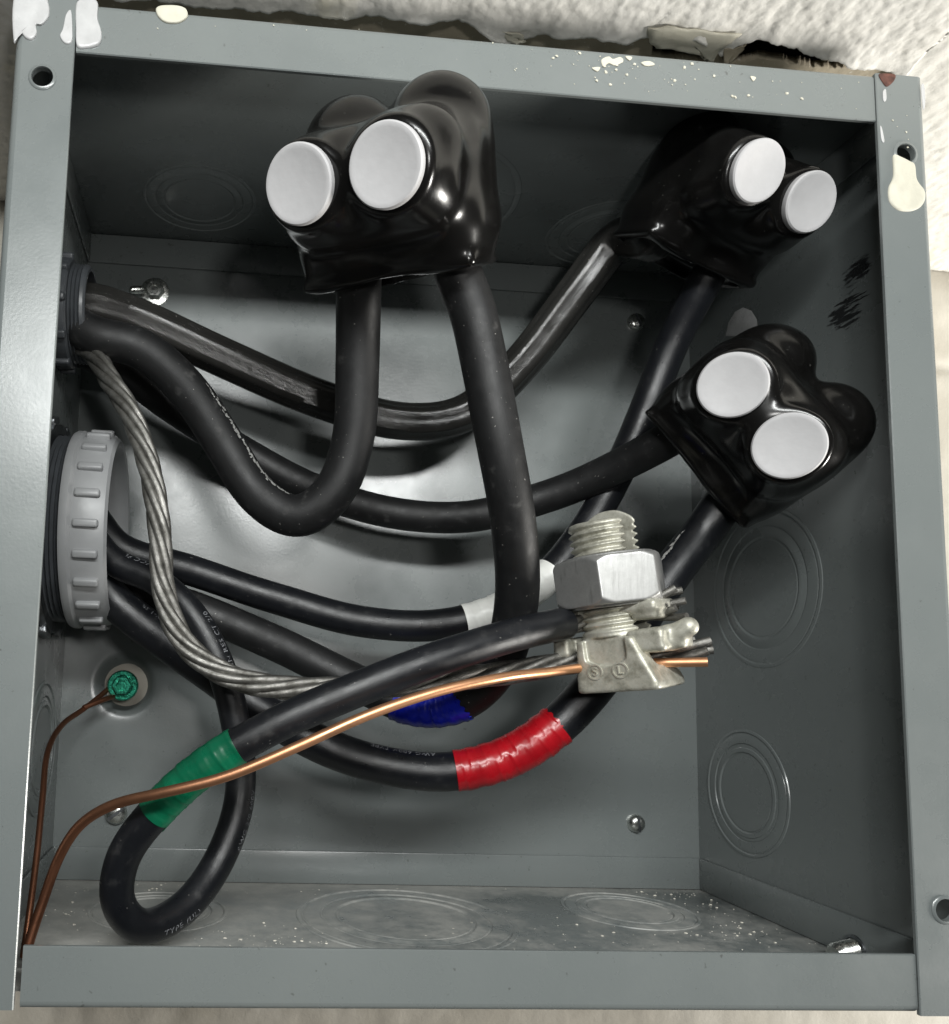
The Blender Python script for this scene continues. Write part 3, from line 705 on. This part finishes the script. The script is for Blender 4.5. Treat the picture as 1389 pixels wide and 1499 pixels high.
cable('E', [np.array((-.162, .0960, .0120)), np.array((-.140, .0960, .0100))]+px3([(175,803,.094),(270,832,.095),(400,875,.094),(530,910,.091),(640,915,.088),(730,893,.085),(800,845,.084),(860,770,.084),(905,690,.082),(945,600,.078),(985,500,.070)])+to_port(P2[1]), .0066, 'cable_black',
      'black cable with white tape rising behind to the corner connector')
cable('F', [np.array((-.162, .1030, -.0080)), np.array((-.140, .1010, -.0080))]+px3([(190,862,.092),(280,890,.094),(400,940,.091),(520,998,.083),(610,1035,.073),(680,1025,.063),(730,975,.052),(755,890,.035),(753,780,.020),(733,660,.011),(708,530,.007),(690,450,.005)])+to_port(P1[1]), .0074, 'cable_matte',
      'thick black cable with blue tape climbing upright in front of the rest')
cable('G', [np.array((-.162, .0740, .0060)), np.array((-.142, .0735, .0045))]+px3([(165,822,.072),(225,848,.068),(280,898,.064),(320,970,.062),(343,1050,.063),(353,1130,.063),(344,1200,.060),(312,1275,.054),(262,1335,.044),(205,1358,.035),(172,1322,.030),(180,1255,.026),(226,1190,.021),(300,1122,.016),(400,1063,.013),(520,1010,.012),(640,964,.013),(750,930,.020),(826,912,.031)]), .0056, 'cable_black',
      'black cable with green tape curled in a loop onto the box floor')
cable('H', [np.array((-.162, .0800, -.0140)), np.array((-.140, .0800, -.0145))]+px3([(170,882,.079),(225,926,.078),(300,980,.077),(380,1038,.075),(470,1090,.071),(560,1120,.067),(650,1130,.062),(740,1110,.057),(815,1062,.053),(875,998,.051),(930,915,.050),(985,835,.050),(1030,778,.050)])+to_port(P3[1]), .0073, 'cable_black',
      'black cable with red tape passing behind the split bolt')
def wrap(key, a, b, mat, turns):
    e, path, r = CAB[key]; s0, s1 = path.s_at_px(*a), path.s_at_px(*b); tape(path, r, s0, s1, mat, e, turns, len(key)+turns)
def scrape(key, a, b, th, width, seed):
    """whitish flecks where the jacket was scraped along one side"""
    e, path, r = CAB[key]; s0, s1 = path.s_at_px(*a), path.s_at_px(*b); rg = np.random.default_rng(seed); V, Fc = [], []
    n = int((s1-s0)/.0007)
    for k in range(n):
        if rg.random() < .18: continue
        s = s0+(s1-s0)*k/n; l = .0003+.0009*rg.random(); w = width*(.25+.9*rg.random())*math.sin(math.pi*(k+.5)/n)**.4; t = th+.05*rg.normal(); m = len(V)
        for ds, dt in ((-l, -w), (l*.7, -w*.6), (l, w*.8), (-l*.5, w)):
            P, T, N, B = path.at(s+ds); q = t+dt/r; V.append(P+(r*1.028+.0002)*(math.cos(q)*N+math.sin(q)*B))
        Fc.append((m, m+1, m+2, m+3))
    mesh('scrape', V, Fc, 'scrape', e, False)
scrape('B', (285, 580), (425, 752), -.80, .0008, 3)
scrape('H', (972, 850), (1012, 795), -.85, .0007, 4)
wrap('E', (681, 908), (812, 838), 'tape_white', 6)
wrap('F', (582, 1030), (676, 1025), 'tape_blue', 6)
wrap('G', (228, 1192), (348, 1092), 'tape_green', 6)
def tape_end(key, px, py, ds, t0, t1, mat):
    """the last torn tongue of tape lying past the wrapped turns"""
    e, path, r = CAB[key]; s0 = path.s_at_px(px, py); n, m = 7, 14; V, Fc = [], []
    for lift in (.004, .045):
        for i in range(n):
            for k in range(m):
                th = t0+(t1-t0)*k/(m-1); P, T, N, B = path.at(s0+ds*i/(n-1)*(1-.22*math.sin(k*1.7))); V.append(P+r*(1.02+lift)*(math.cos(th)*N+math.sin(th)*B))
    q = lambda l, i, k: l*n*m+i*m+k
    for i in range(n-1):
        for k in range(m-1): Fc += [(q(1, i, k), q(1, i, k+1), q(1, i+1, k+1), q(1, i+1, k))]
    for k in range(m-1): Fc.append((q(0, n-1, k), q(0, n-1, k+1), q(1, n-1, k+1), q(1, n-1, k)))
    for i in range(n-1):
        for k in (0, m-1): Fc.append((q(0, i, k), q(0, i+1, k), q(1, i+1, k), q(1, i, k)))
    mesh('tape_end', V, Fc, mat, e, 40)
tape_end('G', 232, 1188, -.0050, .1, 1.6, 'tape_green'); tape_end('F', 670, 1026, .0030, -.1, 1.3, 'tape_blue'); tape_end('H', 812, 1065, .0025, -1.4, .2, 'tape_red')
wrap('H', (666, 1131), (814, 1064), 'tape_red', 7)
def sat(key, px, py): return CAB[key][1].s_at_px(px, py)
for key, (px, py), txt, size, th, fl in (
    ('G', (228, 838), 'PVCC PL', 0.0032, -.75, True), ('G', (345, 985), 'SUN RES CT 2/0', 0.0030, -.85, True), ('G', (360, 1100), '2/0', 0.0034, -.8, True),
    ('G', (352, 1245), 'AWG 2/0 600V', 0.0029, -1.0, True), ('G', (235, 1372), 'TYPE (UL)', 0.0029, -1.0, True), 
    ('H', (235, 925), 'VW-1 SR', 0.0027, -.85, True), ('H', (420, 1055), '2/0', 0.0030, -.8, True), ('H', (640, 1108), 'AWG 600V TYPE', .0032, -1.0, True)):
    e, path, r = CAB[key]; text_on(path, r, path.s_at_px(px, py), txt, size, th, 'print_white', e, fl, .28)
# bare aluminium ground conductor: six strands laid round one
D = Path([np.array((-.160, .0745, .0720)), np.array((-.138, .0725, .0690))]+px3([(160,556,.062),(192,608,.055),(220,690,.050),(234,780,.046),(240,868,.044),(272,945,.042),(340,992,.041),(440,1008,.040),(540,1006,.039),(640,996,.036),(740,985,.038),(850,967,.0370),(930,958,.0290),(1044,951,.0175)]))
de = empty('bare_cable', D.P[0], 'bare twisted aluminium strand cable crossing in front of black cables', 'cable')
def strands(path, n, rc, rs, pitch, parent, s0, s1, core=True, fray=0.):
    ss = np.arange(s0, s1, .0012); P, T, N, B = path.at(ss)
    for k in range(n):
        th = 2*math.pi*k/n-2*math.pi*ss/pitch; fr = 1+fray*np.clip((ss-(s1-.012))/.012, 0, 1)*(1+.5*math.sin(k*2.3))
        Q = P+rc*fr[:, None]*(np.cos(th)[:, None]*N+np.sin(th)[:, None]*B)
        if fray: Q = Q[:len(Q)-int(2.5*(1+math.sin(k*1.9)))]
        pa = Path.__new__(Path); pa.P = Q; pa.s = np.r_[0, np.cumsum(np.linalg.norm(np.diff(Q, axis=0), axis=1))]; pa.L = pa.s[-1]
        Tq = np.gradient(Q, axis=0); pa.T = Tq/np.linalg.norm(Tq, axis=1)[:, None]
        Nn = np.cos(th)[:len(Q), None]*N[:len(Q)]+np.sin(th)[:len(Q), None]*B[:len(Q)]; Nn = Nn-pa.T*(Nn*pa.T).sum(1)[:, None]; pa.N = Nn/np.linalg.norm(Nn, axis=1)[:, None]; pa.B = np.cross(pa.T, pa.N)
        tube('strand', pa, rs, 'strand_aluminium', parent, seg=12, step=.0013, rf=lump(k, .03, 90))
    if core: tube('strand', path, rs, 'strand_aluminium', parent, s0, s1, seg=10)
strands(D, 6, .0028, .00152, .075, de, 0, D.L, True, .45)
# stripped end of the taped ground conductor under the clamp
ge, gp, gr = CAB['G']
Gs = Path([gp.P[-6], gp.P[-1]]+px3([(850,908,.034),(920,898,.0275),(960,888,.0210),(1004,879,.0150)]))
strands(Gs, 8, .0031, .00128, .09, ge, 0, Gs.L, True, .6)
# solid copper wires
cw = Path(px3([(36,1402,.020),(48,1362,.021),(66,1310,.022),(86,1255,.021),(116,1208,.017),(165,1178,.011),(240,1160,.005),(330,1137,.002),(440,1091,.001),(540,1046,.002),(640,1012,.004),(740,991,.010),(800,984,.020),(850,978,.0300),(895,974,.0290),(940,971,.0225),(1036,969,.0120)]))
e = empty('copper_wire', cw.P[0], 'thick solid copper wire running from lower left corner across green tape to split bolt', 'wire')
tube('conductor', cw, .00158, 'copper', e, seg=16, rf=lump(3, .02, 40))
gsx = GS
def round_screw(a, r): t = math.radians(a); return np.array([gsx[0]+r*math.cos(t), gy-.0097, gsx[2]+r*math.sin(t)])
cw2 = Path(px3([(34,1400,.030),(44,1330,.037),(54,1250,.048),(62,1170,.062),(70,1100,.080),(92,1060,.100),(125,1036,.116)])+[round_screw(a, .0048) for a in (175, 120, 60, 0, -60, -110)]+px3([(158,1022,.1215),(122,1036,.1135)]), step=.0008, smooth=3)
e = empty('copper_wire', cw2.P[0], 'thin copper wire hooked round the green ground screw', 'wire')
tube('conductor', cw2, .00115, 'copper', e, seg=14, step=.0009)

# ================================================================== split bolt
fr = frame(905, 880, .40, 182, 105, .26); u, v, n = fr
OB = aty(909, 968, .0285)
sb = empty('split_bolt', OB-v*.0095, 'weathered aluminium split bolt clamp joining copper, bare and green-taped cables', 'clamp')
def bolt(P):
    x, y, z = P[..., 0], P[..., 1], P[..., 2]
    th = np.arctan2(z, x); ph = y/2.45+th/(2*math.pi); tri = np.abs(ph-np.floor(ph)-.5)*2
    on = 1/(1+np.exp(-(y-10.5)*2))*(1/(1+np.exp((y-47)*1.5)))
    r = np.hypot(x, z)-11.2+on*(1.3*np.clip(tri*1.3-.15, 0, 1))
    shank = smax(r, y-np.where(z > 0, 48.5, 55.), 1.); shank = smax(shank, np.linalg.norm(P-np.array((0, 41.5, 0)), axis=-1)-12.8, .8) ; shank = np.where(y < 40, smax(r, np.abs(y-23)-27, 1.), shank)
    w = np.where(x > 0, 10.0+np.clip((7-y)*.42, 0, 6.), 10.0+np.clip((6-y)*.12, 0, 1.6))
    base = smax(smax(np.abs(x)-w, np.abs(z)-11.6, 2.0), np.abs(y+.7)-9.0, 1.4)
    d = smin(shank, base, .8)
    slot = smax(np.abs(z)-4.9, -(y+2.0), 3.5); d = smax(d, -slot, .8)
    # front relief: a shield-shaped recess
    sh = smax(smax(np.abs(x)-7.0, y-8.6, .6), np.hypot(x*.9, y-8.6)-9.6, .6); rec = smax(sh, 9.9-np.abs(z), .4); d = smax(d, -rec, .5)
    return d+.05*np.sin(x*.9+y*.5)*np.sin(y*.7+z*.9)
sdf_obj('bolt', bolt, (-18, -12, -14), (19, 58, 14), .42, OB, fr, 1, 'cast_aluminium', sb)
def nut(P):
    x, y, z = P[..., 0], P[..., 1], P[..., 2]; c, s = math.cos(1.31), math.sin(1.31); X, Z = x*c-z*s, x*s+z*c
    hx = np.maximum(np.maximum(np.abs(X*.5+Z*.866), np.abs(X*.5-Z*.866)), np.abs(X))-16.3
    d = smax(hx, np.abs(y-27.6)-8.2, .5); d = smax(d, (np.hypot(x, z)+np.abs(y-27.6)*.9-24.4)*.74, .4); d = np.minimum(d, smax(np.hypot(x, z)-15.0, np.abs(y-27.6)-9.0, .5))
    return smax(d, 11.0-np.hypot(x, z), .4)
sdf_obj('nut', nut, (-21, 17, -21), (21, 38, 21), .45, OB, fr, 1, 'nut_aluminium', sb)
def collar(P):
    x, y, z = P[..., 0], P[..., 1], P[..., 2]
    d = sd_box(P, (1, 17.6, 0), (16.5, 1.9, 8.5), 1.4); k = sd_box(P, (12.5, 16.3, 0), (4.0, 3.2, 7.5), 1.4)
    return smax(smin(d, k, 1.5), 10.8-np.hypot(x, z), .4) if False else smin(d, k, 1.5)
sdf_obj('pressure_plate', lambda P: collar(P), (-18, 11, -11), (20, 22, 11), .5, OB, fr, 1, 'cast_aluminium', sb)
def bar(P):
    d = sd_box(P, (4, 6.0, 0), (19, 3.3, 4.3), 1.2); d = smin(d, sd_box(P, (13, 6.3, 1), (6.0, 3.9, 9.0), 1.6), 2); d = smin(d, sd_box(P, (-16.5, 6.3, 0), (3.0, 3.4, 9.5), 1.6), 1.5)
    d = smin(d, sd_caps(P, (19, 7, 2), (24, 9.3, 2), 3.2), 2.5)
    return d+.10*np.sin(P[..., 0]*.6)*np.sin(P[..., 2]*.7+P[..., 1])
sdf_obj('spacer_bar', bar, (-22, 0, -12), (30, 15, 13), .5, OB, fr, 1, 'cast_aluminium', sb)
for i, sx in enumerate((-4.2, 4.4)):
    c = OB+(u*sx+v*-2.6+n*11.55)*.001
    emb = lathe('emblem', [(.0022, -.0003), (.0022, .0004), (.0027, .0004), (.0027, -.0003)], c, n, 'cast_aluminium', sb, 28, 30, True)
    cu = bpy.data.curves.new('t', 'FONT'); cu.body = ('S', 'L')[i]; cu.size = .0040; cu.extrude = .0003; cu.align_x = 'CENTER'; cu.align_y = 'CENTER'
    o = bpy.data.objects.new('t', cu); COL.objects.link(o); dg = bpy.context.evaluated_depsgraph_get(); dg.update(); me = bpy.data.meshes.new_from_object(o.evaluated_get(dg)); bpy.data.objects.remove(o)
    U = np.stack(fr)
    for vv in me.vertices: vv.co = Vector(c+np.array(vv.co)@U+n*.0002)
    l = link('letter', me, 'cast_aluminium', emb, False)

# ================================================================== loose peeling paint over the top edge of the box
def flake(pts, z, drop, mat, label, seed):
    W = np.array([atz(px, py, z) for px, py in pts]); n = len(W); c = W.mean(0); V, Fc = [], []; rings = (1, .8, .55, .28)
    Q = []
    for i in range(n):
        for t in (0, .25, .5, .75):
            p = W[i]*(1-t)+W[(i+1) % n]*t; p = p+np.array([noise.noise(Vector((i+t, seed, 0))*3.1), noise.noise(Vector((i+t, seed, 5))*3.1), 0])*.0008; Q.append(p)
    m = len(Q); ymin = W[:, 1].min(); ymax = W[:, 1].max()
    for f in rings:
        for q in Q:
            p = c+(q-c)*f; k = (p[1]-ymin)/(ymax-ymin); V.append(p+np.array([0, 0, -drop*k*k+.0007*noise.noise(Vector(p*220+np.array([seed]*3)))]))
    V.append(c+np.array([0, 0, -drop*.3]))
    for i in range(len(rings)-1):
        for k in range(m): Fc.append((i*m+k, i*m+(k+1) % m, (i+1)*m+(k+1) % m, (i+1)*m+k))
    for k in range(m): Fc.append(((len(rings)-1)*m+k, (len(rings)-1)*m+(k+1) % m, len(V)-1))
    o = mesh('paint_flake', V, Fc, mat); md = o.modifiers.new('t', 'SOLIDIFY'); md.thickness = .0006
    tag(o, label, 'paint flake', 'peeling paint over the box')
flake([(948,42),(985,38),(1030,44),(1085,50),(1070,60),(1052,70),(1044,86),(1036,88),(1032,76),(1000,72),(962,66),(950,58)], ZC-.0016, .0015, 'paint_cream', 'large yellowed flake of ceiling paint hanging beside the dark hole', 1)
flake([(726,44),(742,46),(766,50),(770,58),(756,61),(742,56)], ZC-.0016, .001, 'paint_cream', 'small curled flake of ceiling paint at the middle of the top edge', 5)
flake([(1058,72),(1080,68),(1092,64),(1086,74),(1072,84),(1062,88)], ZC-.0010, .0015, 'ceiling_board', 'small torn brown scrap hanging in the dark ceiling hole', 9)
